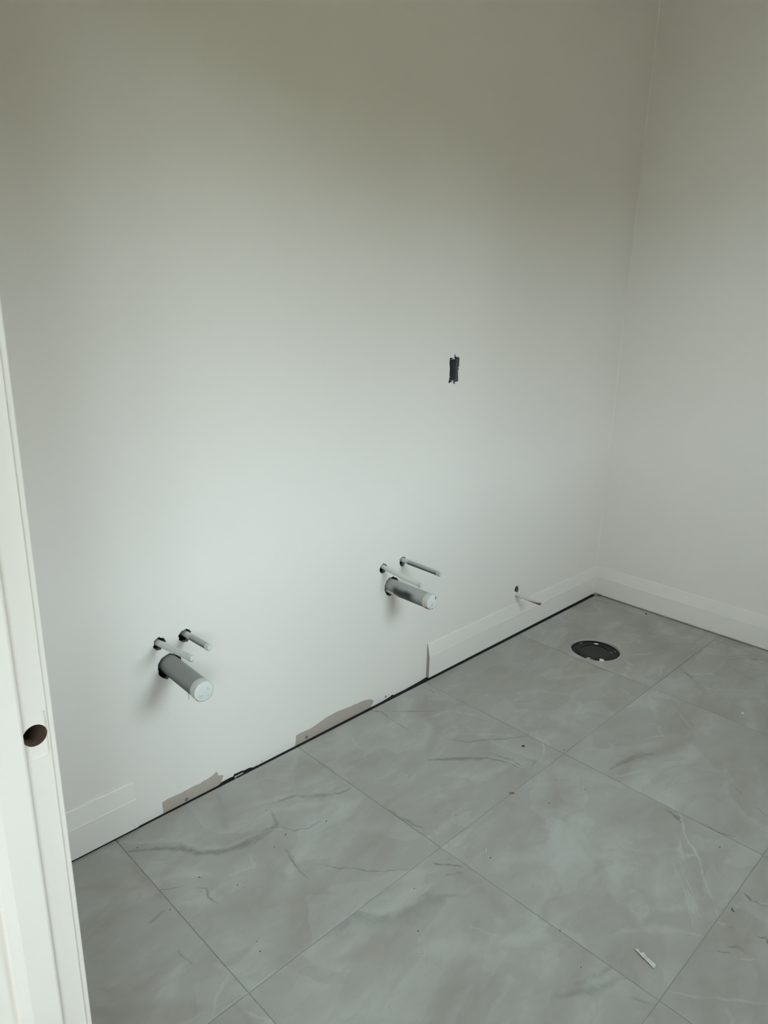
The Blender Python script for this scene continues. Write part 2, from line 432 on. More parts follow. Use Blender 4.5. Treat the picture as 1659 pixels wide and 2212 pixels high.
WALL_RGB = (0.885, 0.84, 0.795, 1)
M = {
    "wall": paint("wall_paint", WALL_RGB, 0.6),
    "ceil": paint("ceiling_paint", (0.86, 0.84, 0.80, 1), 0.8),
    "trim": paint("trim_paint", (0.875, 0.835, 0.79, 1), 0.38),
    "jamb": paint("jamb_paint", (0.875, 0.82, 0.765, 1), 0.35),
    "bare": plain("bare_drywall_paper", (0.50, 0.435, 0.375, 1), 0.85, var=0.12, scale=60),
    "gyps": plain("gypsum_core", (0.30, 0.29, 0.28, 1), 0.95, var=0.3, scale=200, bmp=0.5),
    "cavity": plain("wall_cavity", (0.06, 0.05, 0.045, 1), 0.9),
    "mdf": plain("raw_board_end", (0.50, 0.45, 0.40, 1), 0.85, var=0.35, scale=70),
    "sub": plain("subfloor", (0.05, 0.048, 0.045, 1), 0.95, var=0.4, scale=40),
    "grout": plain("thinset", (0.42, 0.43, 0.41, 1), 0.9, var=0.3, scale=90),
    "tile_edge": plain("tile_body", (0.62, 0.60, 0.56, 1), 0.7, var=0.2, scale=60),
    "abs": plain("black_plastic", (0.006, 0.0065, 0.007, 1), 0.33, var=0.3, scale=80),
    "plug": plain("dull_black_plug", (0.030, 0.032, 0.034, 1), 0.5, var=0.4, scale=60),
    "steel": plain("screw_steel", (0.35, 0.36, 0.36, 1), 0.4, 0.8),
    "dark_steel": plain("dark_screw", (0.03, 0.03, 0.03, 1), 0.5, 0.4),
    "box": plain("grey_box_plastic", (0.14, 0.16, 0.155, 1), 0.55, var=0.1),
    "chalk": plain("white_chalky", (0.82, 0.82, 0.78, 1), 0.8, var=0.15, scale=150, bmp=0.3),
    "wire": plain("white_wire", (0.75, 0.75, 0.72, 1), 0.4),
    "paper": plain("torn_paper", (0.72, 0.71, 0.66, 1), 0.8, var=0.25, scale=120),
    "black": plain("black_crumb", (0.012, 0.012, 0.012, 1), 0.8),
    "brown": plain("brown_fibre", (0.22, 0.15, 0.06, 1), 0.8, var=0.3, scale=300),
    "grit": plain("dark_grit", (0.06, 0.06, 0.055, 1), 0.9),
    "woodbore": plain("bored_wood", (0.20, 0.13, 0.09, 1), 0.85, var=0.5, scale=60),
    "ext": plain("grass", (0.285, 0.245, 0.135, 1), 0.95, var=0.3, scale=2),
    "leaf": plain("sky_block_leaf", (0.205, 0.175, 0.090, 1), 0.9, var=0.4, scale=3),
    "hallfloor": plain("hall_subfloor", (0.42, 0.38, 0.32, 1), 0.8, var=0.15, scale=5),
    "frame": plain("window_vinyl", (0.80, 0.80, 0.80, 1), 0.4),
}
M["abs"].node_tree.nodes["Principled BSDF"].inputs["Specular IOR Level"].default_value = 0.22
mt, nt, b = nodes_of("window_glass")
tr = nt.nodes.new("ShaderNodeBsdfTransparent"); gl = nt.nodes.new("ShaderNodeBsdfGlossy"); mx = nt.nodes.new("ShaderNodeMixShader")
tr.inputs[0].default_value = (0.93, 0.96, 0.95, 1); gl.inputs["Roughness"].default_value = 0.02
mx.inputs[0].default_value = 0.06
nt.links.new(tr.outputs[0], mx.inputs[1]); nt.links.new(gl.outputs[0], mx.inputs[2])
nt.links.new(mx.outputs[0], nt.nodes["Material Output"].inputs[0])
M["glass"] = mt


# --- porcelain tile: cloudy grey stone with veins -------------------------
def vein_group():
    g = bpy.data.node_groups.new("vein", 'ShaderNodeTree')
    for nm, tp in (("Vector", 'NodeSocketVector'), ("Curve", 'NodeSocketFloat'), ("WidthA", 'NodeSocketFloat'),
                   ("WidthB", 'NodeSocketFloat'), ("Strength", 'NodeSocketFloat'), ("Ends", 'NodeSocketFloat'), ("TaperA", 'NodeSocketFloat'), ("TaperB", 'NodeSocketFloat')):
        g.interface.new_socket(nm, in_out='INPUT', socket_type=tp)
    g.interface.new_socket("Mask", in_out='OUTPUT', socket_type='NodeSocketFloat')
    gi = g.nodes.new("NodeGroupInput"); go = g.nodes.new("NodeGroupOutput")
    sx = g.nodes.new("ShaderNodeSeparateXYZ"); g.links.new(gi.outputs["Vector"], sx.inputs[0])
    s_, t_ = sx.outputs[0], sx.outputs[1]
    one = math_node(g, 'SUBTRACT', 1.0, s_)
    arch = math_node(g, 'MULTIPLY', math_node(g, 'MULTIPLY', s_, one), 4.0)
    t2 = math_node(g, 'SUBTRACT', t_, math_node(g, 'MULTIPLY', arch, gi.outputs["Curve"]))

    def fall(x, w):
        n = g.nodes.new("ShaderNodeMapRange"); n.interpolation_type = 'SMOOTHSTEP'
        g.links.new(x, n.inputs[0]); n.inputs[1].default_value = 0.0
        g.links.new(w, n.inputs[2]); n.inputs[3].default_value = 1.0; n.inputs[4].default_value = 0.0
        return n.outputs[0]
    sc_ = math_node(g, 'MULTIPLY', s_, 1.0, True)
    tap = math_node(g, 'ADD', math_node(g, 'MULTIPLY', math_node(g, 'SUBTRACT', 1.0, sc_), gi.outputs["TaperA"]), math_node(g, 'MULTIPLY', sc_, gi.outputs["TaperB"]))
    m1 = fall(t2, math_node(g, 'MULTIPLY', gi.outputs["WidthA"], tap))
    m2 = fall(math_node(g, 'MULTIPLY', t2, -1.0), math_node(g, 'MULTIPLY', gi.outputs["WidthB"], tap))
    m3 = fall(math_node(g, 'MULTIPLY', s_, -1.0), gi.outputs["Ends"])
    m4 = fall(math_node(g, 'SUBTRACT', s_, 1.0), gi.outputs["Ends"])
    r = math_node(g, 'MULTIPLY', math_node(g, 'MULTIPLY', m1, m2), math_node(g, 'MULTIPLY', m3, m4))
    r = math_node(g, 'MULTIPLY', r, gi.outputs["Strength"])
    g.links.new(r, go.inputs[0])
    return g


VG = vein_group()
TILE_DARK = (0.338, 0.325, 0.290, 1)
TILE_MID = (0.388, 0.384, 0.352, 1)
TILE_LIGHT = (0.460, 0.466, 0.435, 1)
VEIN_DARK = (0.150, 0.147, 0.130, 1)
VEIN_LIGHT = (0.50, 0.505, 0.48, 1)
VEIN_BROWN = (0.338, 0.314, 0.282, 1)


def tile_material(name, rect, seed):
    x0, x1, y0, y1 = rect
    rnd = random.Random(seed)
    mt, nt, bs = nodes_of(name)
    geo = nt.nodes.new("ShaderNodeNewGeometry").outputs["Position"]
    # warp
    w1 = noise(nt, geo, 7.0, 3); w2 = noise(nt, geo, 34.0, 5, 0.6); w3 = noise(nt, geo, 26.0, 4, 0.6)

    def centred(n, amp):
        a = nt.nodes.new("ShaderNodeVectorMath"); a.operation = 'SUBTRACT'
        nt.links.new(n.outputs["Color"], a.inputs[0]); a.inputs[1].default_value = (0.5, 0.5, 0.5)
        s_ = nt.nodes.new("ShaderNodeVectorMath"); s_.operation = 'MULTIPLY'
        nt.links.new(a.outputs[0], s_.inputs[0]); s_.inputs[1].default_value = (amp, amp, 0)
        return s_.outputs[0]

    def vadd(a, b_):
        n = nt.nodes.new("ShaderNodeVectorMath"); n.operation = 'ADD'
        nt.links.new(a, n.inputs[0]); nt.links.new(b_, n.inputs[1]); return n.outputs[0]
    warp = vadd(vadd(geo, centred(w1, 0.030)), centred(w2, 0.022))
    fine = vadd(geo, centred(w2, 0.014))
    # clouds, streaked along one direction that differs from tile to tile
    mp = nt.nodes.new("ShaderNodeMapping")
    mp.inputs["Location"].default_value = (rnd.uniform(-9, 9), rnd.uniform(-9, 9), rnd.uniform(-9, 9))
    mp.inputs["Rotation"].default_value = (0, 0, -0.75 + rnd.uniform(-0.25, 0.25))
    mp.inputs["Scale"].default_value = (1.0, 2.0, 1.0)
    nt.links.new(warp, mp.inputs["Vector"])
    c1 = noise(nt, mp.outputs[0], 2.6, 5, 0.55, 0.9)
    c2 = noise(nt, mp.outputs[0], 7.0, 4, 0.6, 1.5)
    cl = math_node(nt, 'ADD', math_node(nt, 'MULTIPLY', c1.outputs[0], 0.72), math_node(nt, 'MULTIPLY', c2.outputs[0], 0.28))
    base = mix_col(nt, smap(nt, cl, 0.34, 0.52), TILE_DARK, TILE_MID)
    base = mix_col(nt, smap(nt, cl, 0.50, 0.66), base, TILE_LIGHT)
    # sheets in the stone: sharp on one side, fading on the other
    def sheet_mask(sc, a, b_, c_, w, off):
        mp2 = nt.nodes.new("ShaderNodeMapping")
        mp2.inputs["Location"].default_value = (off, rnd.uniform(-9, 9), rnd.uniform(-9, 9))
        mp2.inputs["Rotation"].default_value = (0, 0, -0.75 + rnd.uniform(-0.4, 0.4))
        mp2.inputs["Scale"].default_value = (1.0, w, 1.0)
        nt.links.new(warp, mp2.inputs["Vector"])
        nn = noise(nt, mp2.outputs[0], sc, 4, 0.5, 0.6).outputs[0]
        return math_node(nt, 'MULTIPLY', smap(nt, nn, a, b_), smap(nt, nn, b_, c_, 1.0, 0.0))
    base = mix_col(nt, math_node(nt, 'MULTIPLY', sheet_mask(1.7, 0.520, 0.530, 0.62, 1.6, 3.1), 0.30), base, VEIN_LIGHT)
    base = mix_col(nt, math_node(nt, 'MULTIPLY', sheet_mask(1.9, 0.500, 0.512, 0.58, 1.8, 7.7), 0.38), base, VEIN_BROWN)
    base = mix_col(nt, math_node(nt, 'MULTIPLY', sheet_mask(3.0, 0.575, 0.582, 0.61, 2.4, 12.7), 0.30), base, TILE_DARK)
    # veins recorded for this tile
    prev = None      # each vein waits for the one before: keeps the shader's working memory small
    for kind, pts, wa, wb, st in VEINS:
        cx = sum(p[0] for p in pts) / len(pts); cy = sum(p[1] for p in pts) / len(pts)
        if not (x0 <= cx <= x1 and y0 <= cy <= y1): continue
        acc = None
        src = fine if max(wa, wb) < 0.004 else warp
        if prev is not None:
            chn = nt.nodes.new("ShaderNodeVectorMath"); chn.operation = 'MULTIPLY_ADD'
            nt.links.new(prev, chn.inputs[0]); chn.inputs[1].default_value = (1e-9, 1e-9, 0); nt.links.new(src, chn.inputs[2])
            src = chn.outputs[0]
        for k in range(len(pts) - 1):
            P, Q = Vector(pts[k]), Vector(pts[k + 1])
            L = (Q - P).length
            mpn = nt.nodes.new("ShaderNodeMapping"); mpn.vector_type = 'TEXTURE'
            mpn.inputs["Location"].default_value = (P.x, P.y, 0)
            mpn.inputs["Rotation"].default_value = (0, 0, math.atan2(Q.y - P.y, Q.x - P.x))
            mpn.inputs["Scale"].default_value = (L, 1, 1)
            nt.links.new(src, mpn.inputs["Vector"])
            gnode = nt.nodes.new("ShaderNodeGroup"); gnode.node_tree = VG
            nt.links.new(mpn.outputs[0], gnode.inputs["Vector"])
            gnode.inputs["WidthA"].default_value = wa
            gnode.inputs["WidthB"].default_value = wb
            gnode.inputs["Strength"].default_value = 1.0
            gnode.inputs["Ends"].default_value = max(wa, wb, 0.004) / L
            ns = len(pts) - 1
            prof_ = [0.35] + [rnd.uniform(0.7, 1.35) for _ in range(ns - 1)] + [0.35] if k == 0 else prof_
            gnode.inputs["TaperA"].default_value = prof_[k]
            gnode.inputs["TaperB"].default_value = prof_[k + 1]
            acc = gnode.outputs[0] if acc is None else math_node(nt, 'MAXIMUM', acc, gnode.outputs[0])
        rag = smap(nt, w3.outputs[0], 0.32, 0.56, 0.35 if kind != 'B' else 0.6, 1.0)
        fac = math_node(nt, 'MULTIPLY', math_node(nt, 'MULTIPLY', acc, rag), st)
        prev = fac
        base = mix_col(nt, fac, base, {'D': VEIN_DARK, 'L': VEIN_LIGHT, 'B': VEIN_BROWN}[kind])
    sp = noise(nt, geo, 420, 1)
    base = mix_col(nt, smap(nt, sp.outputs[0], 0.80, 0.86), base, (0.10, 0.10, 0.09, 1))
    nt.links.new(base, bs.inputs["Base Color"])
    nt.links.new(smap(nt, c2.outputs[0], 0.3, 0.7, 0.42, 0.52), bs.inputs["Roughness"])
    bs.inputs["Specular IOR Level"].default_value = 0.45
    return mt


# ------------------------------------------------------------------ outdoors
o = MB().box(-40, 40, -60, 40, -0.9, -0.8).build("lawn", M["ext"])
tag(o, "flat lawn outside the windows", "lawn", kind="structure")
rndh = random.Random(2)
for k in range(9):      # unseen hedge added to hold back low sky light
    hx = -18.5 + k * 4.0
    vs_, fs_, nx, nz = [], [], 10, 8
    for j in range(nz + 1):
        for i in range(nx + 1):
            vs_.append((hx + 4.05 * i / nx, -9.0 + rndh.uniform(-0.25, 0.25) + 0.5 * (j / nz) ** 3 * -1, -0.8 + (2.7 + 0.3 * rndh.random()) * j / nz))
    for j in range(nz):
        for i in range(nx): fs_.append((j * (nx + 1) + i, j * (nx + 1) + i + 1, (j + 1) * (nx + 1) + i + 1, (j + 1) * (nx + 1) + i))
    hd = obj("sky_block_hedge", vs_, fs_, M["leaf"])
    sdm = hd.modifiers.new("depth", 'SOLIDIFY'); sdm.thickness = 1.2
    tag(hd, "unseen added hedge beyond the lawn", "sky_block_hedge", "hedge beyond the lawn", kind="structure")

# ------------------------------------------------------------------ the pipe wall (wall_back), holes cut through
random.seed(4)


def ragged(pts, amp=0.0016, sub=4):
    out = []
    n = len(pts)
    for k in range(n):
        a, b_ = Vector(pts[k]), Vector(pts[(k + 1) % n])
        for j in range(sub):
            q = a.lerp(b_, j / sub)
            out.append((q.x + random.uniform(-amp, amp), q.y + random.uniform(-amp, amp)))
    return out


def roundhole(cx, cz, r, amp=0.0022, n=44):
    ph = random.uniform(0, 6)
    return [(cx + (r + random.uniform(-amp, amp) + 0.0008 * math.sin(3 * t + ph)) * math.cos(t),
             cz + (r + random.uniform(-amp, amp) + 0.0008 * math.sin(3 * t + ph)) * math.sin(t))
            for t in (2 * PI * k / n for k in range(n))]


HOLES = [
    roundhole(-2.2440, 0.4335, 0.0350), roundhole(-2.2680, 0.5075, 0.0175), roundhole(-2.1945, 0.5050, 0.0185),
    roundhole(-1.4125, 0.4285, 0.0335), roundhole(-1.4545, 0.5035, 0.0165), roundhole(-1.3615, 0.5050, 0.0165),
    ragged([(-0.6658, 0.2196), (-0.6513, 0.2147), (-0.6472, 0.1976), (-0.6521, 0.1880), (-0.6637, 0.1917), (-0.6757, 0.1986), (-0.6732, 0.212)], 0.0012, 3),
    roundhole(-0.6665, 0.1805, 0.0076, 0.0006, 24),
    ragged([(-1.1613, 1.1795), (-1.1430, 1.1790), (-1.1405, 1.1820), (-1.1370, 1.1905), (-1.1335, 1.1895), (-1.1300, 1.1815), (-1.1225, 1.1795),
            (-1.1190, 1.1850), (-1.1165, 1.1790), (-1.1105, 1.1770), (-1.1110, 1.1500), (-1.1165, 1.1440), (-1.1110, 1.1405), (-1.1155, 1.1340),
            (-1.1120, 1.0985), (-1.1290, 1.0975), (-1.1315, 1.0900), (-1.1380, 1.0925), (-1.1410, 1.0980), (-1.1545, 1.0985), (-1.1590, 1.0950), (-1.1625, 1.0990),
            (-1.1600, 1.1150), (-1.1590, 1.1400), (-1.1620, 1.1600)], 0.0007, 3),
]
PATCHES = [
    ragged([(-2.2940, -0.008), (-2.2956, 0.034), (-2.2745, 0.0347), (-2.2461, 0.0332), (-2.2244, 0.034), (-2.1978, 0.0354), (-2.177, 0.0339), (-2.1572, 0.0362), (-2.134, 0.0385),
            (-2.1244, 0.0446), (-2.1184, 0.0401), (-2.1159, 0.0293), (-2.1051, 0.0254), (-2.0991, 0.0191), (-2.1060, 0.0044), (-2.1085, -0.008)], 0.0011, 3),
    ragged([(-1.8354, -0.008), (-1.8292, 0.0337), (-1.7764, 0.032), (-1.7337, 0.0371), (-1.704, 0.0432), (-1.6698, 0.0459), (-1.6225, 0.0416), (-1.5802, 0.0398), (-1.537, 0.0362),
            (-1.5038, 0.0298), (-1.4855, 0.0149), (-1.5031, -0.008)], 0.0012, 3),
]
WB0 = -0.0040
outer = [(X_HALL, WB0), (-2.30, WB0)]
# the lower edge of the board is a little broken where no baseboard covers it
edge = [(-2.120, WB0), (-2.105, 0.0015), (-2.085, 0.002), (-2.066, 0.001), (-2.064, 0.0065), (-2.034, 0.0050), (-2.030, 0.0025), (-2.008, 0.002), (-1.9965, WB0 + 0.001),
        (-1.9862, WB0), (-1.9845, 0.0068), (-1.9838, WB0), (-1.45, WB0), (-1.405, -0.001), (-1.395, 0.003), (-1.388, -0.002), (-1.33, -0.003), (-1.25, 0.0), (-1.215, 0.003), (-1.20, WB0)]
outer += edge + [(0.0, WB0), (0.0, CEIL), (X_HALL, CEIL)]
wall_back = sheet(outer, HOLES, PATCHES, lambda a, b_, d: (a, d, b_), 0.0127).build("wall_back", [M["wall"], M["bare"], M["gyps"]])
tag(wall_back, "long white painted wall with pipe stubs, holes and bare drywall patches along its foot", "wall", kind="structure")
o = MB().box(X_HALL, 0.12, 0.10, 0.115, -0.02, CEIL).build("cavity_back", M["cavity"], wall_back)


def screw(x, z, r, nm="screw"):
    s_ = MB().lathe([(r, 0.0), (r, 0.0006), (r * 0.55, 0.0003), (r * 0.3, -0.0006)], 14, cap1=True)
    s_.move(lambda q: Vector((x + q.x, -q.z, z + q.y)))
    return s_.build(nm, M["dark_steel"], wall_back)


for sx_, sz_, sr in ((-2.2223, 0.0035, 0.0042), (-1.7882, 0.0075, 0.0042), (-1.4282, 0.0085, 0.0040), (-1.9635, 0.0030, 0.0016)):
    screw(sx_, sz_, sr)

# ------------------------------------------------------------------ other walls, ceiling
mbx = MB().box(0.0, 0.12, Y_FRONT - 0.15, 0.115, -0.05, CEIL)
o = mbx.build("wall_right", M["wall"]); tag(o, "plain white painted wall at the right of the room corner", "wall", kind="structure")
f = MB()
f.box(X_HALL, WIN[0], Y_FRONT - 0.15, Y_FRONT, -0.05, CEIL).box(WIN[1], 0.0, Y_FRONT - 0.15, Y_FRONT, -0.05, CEIL)
f.box(WIN[0], WIN[1], Y_FRONT - 0.15, Y_FRONT, -0.05, WIN[2]).box(WIN[0], WIN[1], Y_FRONT - 0.15, Y_FRONT, WIN[3], CEIL)
o = f.build("wall_front", M["wall"]); tag(o, "white painted wall with the window, opposite the pipe stubs", "wall", kind="structure")
JY0, JY1, DH = -0.845, -1.715, 2.05      # door opening faces and height
d0, d1 = JY0 + 0.056, JY1 - 0.056        # rough opening
f = MB()
f.box(X_HALL, X_DOOR, d0, 0.0, -0.05, CEIL).box(X_HALL, X_DOOR, Y_FRONT, d1, -0.05, CEIL).box(X_HALL, X_DOOR, d1, d0, DH + 0.05, CEIL)
o = f.build("wall_left", M["wall"]); tag(o, "white partition wall that holds the doorway", "wall", kind="structure")
o = MB().box(X_HALL, 0.12, Y_FRONT - 0.15, 0.115, CEIL, CEIL + 0.1).build("ceiling", M["ceil"])
tag(o, "flat white ceiling above the pipe wall", "ceiling", kind="structure")
# hall behind the doorway
f = MB()
f.box(X_HALL_END - 0.15, X_HALL_END, Y_HALL - 0.15, EWIN[0], -0.05, CEIL).box(X_HALL_END - 0.15, X_HALL_END, EWIN[1], 1.3, -0.05, CEIL)
f.box(X_HALL_END - 0.15, X_HALL_END, EWIN[0], EWIN[1], -0.05, EWIN[2]).box(X_HALL_END - 0.15, X_HALL_END, EWIN[0], EWIN[1], EWIN[3], CEIL)
f.box(X_HALL_END, X_HALL, 1.2, 1.3, -0.05, CEIL).box(X_HALL - 0.001, X_HALL, 0.0, 1.2, -0.05, CEIL)
f.box(X_HALL_END, HWIN[0], Y_HALL - 0.15, Y_HALL, -0.05, CEIL).box(HWIN[1], X_HALL, Y_HALL - 0.15, Y_HALL, -0.05, CEIL)
f.box(HWIN[0], HWIN[1], Y_HALL - 0.15, Y_HALL, -0.05, HWIN[2]).box(HWIN[0], HWIN[1], Y_HALL - 0.15, Y_HALL, HWIN[3], CEIL)
f.box(X_HALL - 0.001, X_HALL, Y_HALL, Y_FRONT, -0.05, CEIL)
o = f.build("wall_hall", M["wall"]); tag(o, "white walls of the room outside the doorway", "wall", kind="structure")
o = MB().box(X_HALL_END - 0.15, X_HALL, Y_HALL - 0.15, 1.3, CEIL, CEIL + 0.1).build("ceiling_hall", M["ceil"])
tag(o, "ceiling of the room outside the doorway", "ceiling", kind="structure")
o = MB().box(X_HALL_END - 0.15, X_HALL + 0.05, Y_HALL - 0.15, 1.3, -0.05, -0.001).build("floor_hall", M["hallfloor"])
tag(o, "bare floor outside the doorway", "floor", kind="structure")


def window(name, x0, x1, z0, z1, y, label):
    r = empty(name, (x0, y, z0)); tag(r, label, "window", kind="structure")
    w = 0.05
    fr = MB()
    for a in ((x0, x0 + w, z0, z1), (x1 - w, x1, z0, z1), (x0 + w, x1 - w, z0, z0 + w), (x0 + w, x1 - w, z1 - w, z1),
              ((x0 + x1) / 2 - w / 2, (x0 + x1) / 2 + w / 2, z0 + w, z1 - w)):
        fr.box(a[0] - x0, a[1] - x0, -0.11, -0.05, a[2] - z0, a[3] - z0)
    fr.build("window_frame", M["frame"], r)
    xm = (x0 + x1) / 2
    for a, b_ in ((x0 + w, xm - w / 2), (xm + w / 2, x1 - w)):
        MB().box(a - x0, b_ - x0, -0.083, -0.078, w, z1 - z0 - w).build("pane", M["glass"], r)
    return r


window("window_1", *WIN, Y_FRONT, "white framed window opposite the pipe wall")
w3 = window("added_window_3", 0, EWIN[1] - EWIN[0], EWIN[2], EWIN[3], 0, "unseen window added in the far end wall to light the right wall")
w3.location = (X_HALL_END, EWIN[1], EWIN[2]); w3.rotation_euler = (0, 0, -PI / 2)
window("added_window_2", *HWIN, Y_HALL, "unseen window added outside the doorway to brighten the jamb")

# ------------------------------------------------------------------ floor: slab with separate porcelain tiles
floor = MB().box(X_HALL + 0.05, 0.0, Y_FRONT, 0.10, -0.05, -0.0115).build("floor", M["sub"])
tag(floor, "floor of large glossy grey marble-look porcelain tiles", "floor", kind="structure")
XL = [-0.013, -0.0745, -0.6506, -1.2414, -1.8352, -2.4377, -2.90]
YL = [None, -0.6143, -1.2142, -1.8142, -2.4142, Y_FRONT + 0.01]
GAP = 0.0009
back_edge = lambda x: -0.0112 - (x + 2.4) * 0.0060
FL = (-0.530, -0.3155)   # closet flange centre
FLR = 0.0975
TH = 0.0105
for ci in range(len(XL) - 1):
    xr, xl = XL[ci], XL[ci + 1]
    for ri in range(len(YL) - 1):
        yt = YL[ri]; yb = YL[ri + 1]
        a, b_ = xl + GAP, xr - GAP
        bk = [(a, back_edge(a)), (b_, back_edge(b_))] if ri == 0 else [(a, yt - GAP), (b_, yt - GAP)]
        poly = [(a, yb + GAP), (b_, yb + GAP), bk[1], bk[0]]
        mt = tile_material("tile_stone_%d_%d" % (ci, ri), (xl, xr, yb, 0.2 if ri == 0 else yt), 11 + ci * 7 + ri * 3)
        dz = random.uniform(-0.0004, 0.0003)
        if ci == 1 and ri == 0:
            hole = [(FL[0] + FLR * math.cos(2 * PI * k / 72), FL[1] + FLR * math.sin(2 * PI * k / 72)) for k in range(72)]
            t = sheet(poly, [hole], [], lambda p, q, d: (p, q, dz - d), TH).build("tile", [mt, mt, M["tile_edge"]], floor)
        else:
            t = MB().prism(poly, 'z', dz - TH, dz).build("tile", mt, floor)
            bevel(t, 0.0007, 1)
# thinset showing in the joints
mg = MB()
for xj in XL[1:-1]: mg.box(xj - 0.004, xj + 0.004, Y_FRONT + 0.01, -0.02, -0.0115, -0.0016)
for yj in YL[1:-1]: mg.box(XL[-1], XL[0], yj - 0.004, yj + 0.004, -0.0115, -0.0018)
o = mg.build("thinset", M["grout"], floor); o["kind"] = "stuff"

# ------------------------------------------------------------------ baseboards
BT, BZ0, BZ1 = 0.014, 0.0065, 0.1421
PROF = [(0, BZ0), (-BT, BZ0), (-BT, 0.0930), (-BT + 0.0012, 0.0942), (-0.0042, 0.1398), (-0.0030, BZ1), (0, BZ1)]
o = MB().prism(PROF, 'x', -1.2145, lambda q: q[0], cap_mi=1).build("baseboard_back", [M["trim"], M["mdf"]])
tag(o, "white bevelled baseboard under the copper stub, its raw cut end showing", "baseboard", kind="structure")
bb1 = o
o = MB().prism(PROF, 'x', lambda q: X_DOOR - q[0], -2.3735).build("baseboard_back.001", M["trim"])
tag(o, "short white baseboard piece beside the door frame", "baseboard", kind="structure")
bb2 = o
o = MB().prism([(q[0], q[1]) for q in PROF], 'y', lambda q: Y_FRONT - q[0], lambda q: q[0]).build("baseboard_right", M["trim"])
tag(o, "white bevelled baseboard along the right wall", "baseboard", kind="structure")
bb3 = o
LP = [(X_DOOR - q[0], q[1]) for q in PROF]
o = MB().prism(LP, 'y', -0.7715, lambda q: -(q[0] - X_DOOR)).build("baseboard_left", M["trim"])
tag(o, "white bevelled baseboard between the door casing and the pipe wall", "baseboard", kind="structure")
o = MB().prism(LP, 'y', lambda q: Y_FRONT + (q[0] - X_DOOR), -1.7885).build("baseboard_left.001", M["trim"])
tag(o, "short white baseboard between the door casing and the window wall", "baseboard", kind="structure")
o = MB().prism([(Y_FRONT - q[0], q[1]) for q in PROF], 'x', lambda q: X_DOOR + (q[0] - Y_FRONT), lambda q: -(q[0] - Y_FRONT)).build("baseboard_front", M["trim"])
tag(o, "white bevelled baseboard under the window", "baseboard", kind="structure")
for par, c, ax in ((bb2, (-2.385, -BT, 0.0135), 'y'), (bb1, (-1.183, -BT, 0.036), 'y'), (bb3, (-BT, -0.487, 0.030), 'x'), (bb3, (-BT, -0.022, 0.026), 'x')):
    h = MB().lathe([(0.0011, 0.0), (0.0011, 0.0003)], 10, cap1=True)
    if ax == 'y': h.move(lambda q, c=c: Vector((c[0] + q.x, c[1] - q.z, c[2] + q.y)))
    else: h.move(lambda q, c=c: Vector((c[0] - q.z, c[1] + q.x, c[2] + q.y)))
    h.build("nail_hole", M["grit"], par)
# faint bead of caulk in the wall corner
o = MB().prism([(0, 0), (-0.0022, 0), (0, -0.0022)], 'z', BZ1, CEIL).build("corner_bead", M["wall"], wall_back)

# ------------------------------------------------------------------ door frame
door = empty("door_1", (X_DOOR, JY0, 0)); tag(door, "white painted door frame with an empty latch bore", "door frame", kind="structure")


def dadd(mb, name, mats, parent=door, bv=0.0):
    mb.move(lambda q: q - Vector((X_DOOR, JY0, 0)))
    o_ = mb.build(name, mats, parent)
    if bv: bevel(o_, bv, 3)
    return o_


MZ0, MZ1, MX0, MX1 = 0.8830, 0.9418, -2.871, X_DOOR - 0.0016
mort = []
for cx_, cz_, a0 in ((MX1 - 0.004, MZ0 + 0.004, -PI / 2), (MX1 - 0.004, MZ1 - 0.004, 0), (MX0 + 0.004, MZ1 - 0.004, PI / 2), (MX0 + 0.004, MZ0 + 0.004, PI)):
    mort += [(cx_ + 0.004 * math.cos(a0 + k * PI / 8), cz_ + 0.004 * math.sin(a0 + k * PI / 8)) for k in range(5)]
e = 0.0009
jo = [(X_HALL, 0.0), (X_DOOR - e, 0.0), (X_DOOR - e, DH), (X_HALL, DH)]
jm = sheet(jo, [mort], [], lambda a, b_, d: (a, JY0 + d, b_), 0.0018)
# jamb board behind the face, with its eased edge
jm.prism([(X_DOOR - e, JY0), (X_DOOR - e * 0.35, JY0 + e * 0.35), (X_DOOR, JY0 + e), (X_DOOR, JY0 + 0.019), (X_DOOR - e, JY0 + 0.019)], 'z', 0.0, DH)
dadd(jm, "jamb", [M["jamb"], M["jamb"], M["jamb"]])
BC, BR = (-2.8467, 0.9125), 0.0132
bore = [(BC[0] + (BR + random.uniform(-0.00012, 0.00012)) * math.cos(2 * PI * k / 64), BC[1] + (BR + random.uniform(-0.00012, 0.00012)) * math.sin(2 * PI * k / 64)) for k in range(64)]
sm = sheet([(MX0 - 0.004, MZ0 - 0.006), (X_DOOR - 0.0006, MZ0 - 0.006), (X_DOOR - 0.0006, MZ1 + 0.006), (MX0 - 0.004, MZ1 + 0.006)], [bore], [], lambda a, b_, d: (a, JY0 + 0.0018 + d, b_), 0.0172)
mo = dadd(sm, "strike_mortise", [M["jamb"], M["jamb"], M["woodbore"]])
lb = MB().lathe([(BR + 0.0008, 0.0), (BR + 0.0008, 0.030)], 32, cap1=True)
lb.move(lambda q: Vector((BC[0] + q.x, JY0 + 0.019 + q.z, BC[1] + q.y)))
dadd(lb, "latch_bore", M["woodbore"])
# door stop with an eased near edge
SX0, SX1, SP = -2.8947, -2.8617, 0.011
st = [(SX1, JY0), (SX1, JY0 - SP + 0.003), (SX1 - 0.0009, JY0 - SP + 0.0009), (SX1 - 0.003, JY0 - SP), (SX0, JY0 - SP), (SX0 - 0.0125, JY0 - SP + 0.0040), (SX0 - 0.0135, JY0)]
dadd(MB().prism(st, 'z', 0.0, DH - 0.011), "door_stop", M["jamb"])
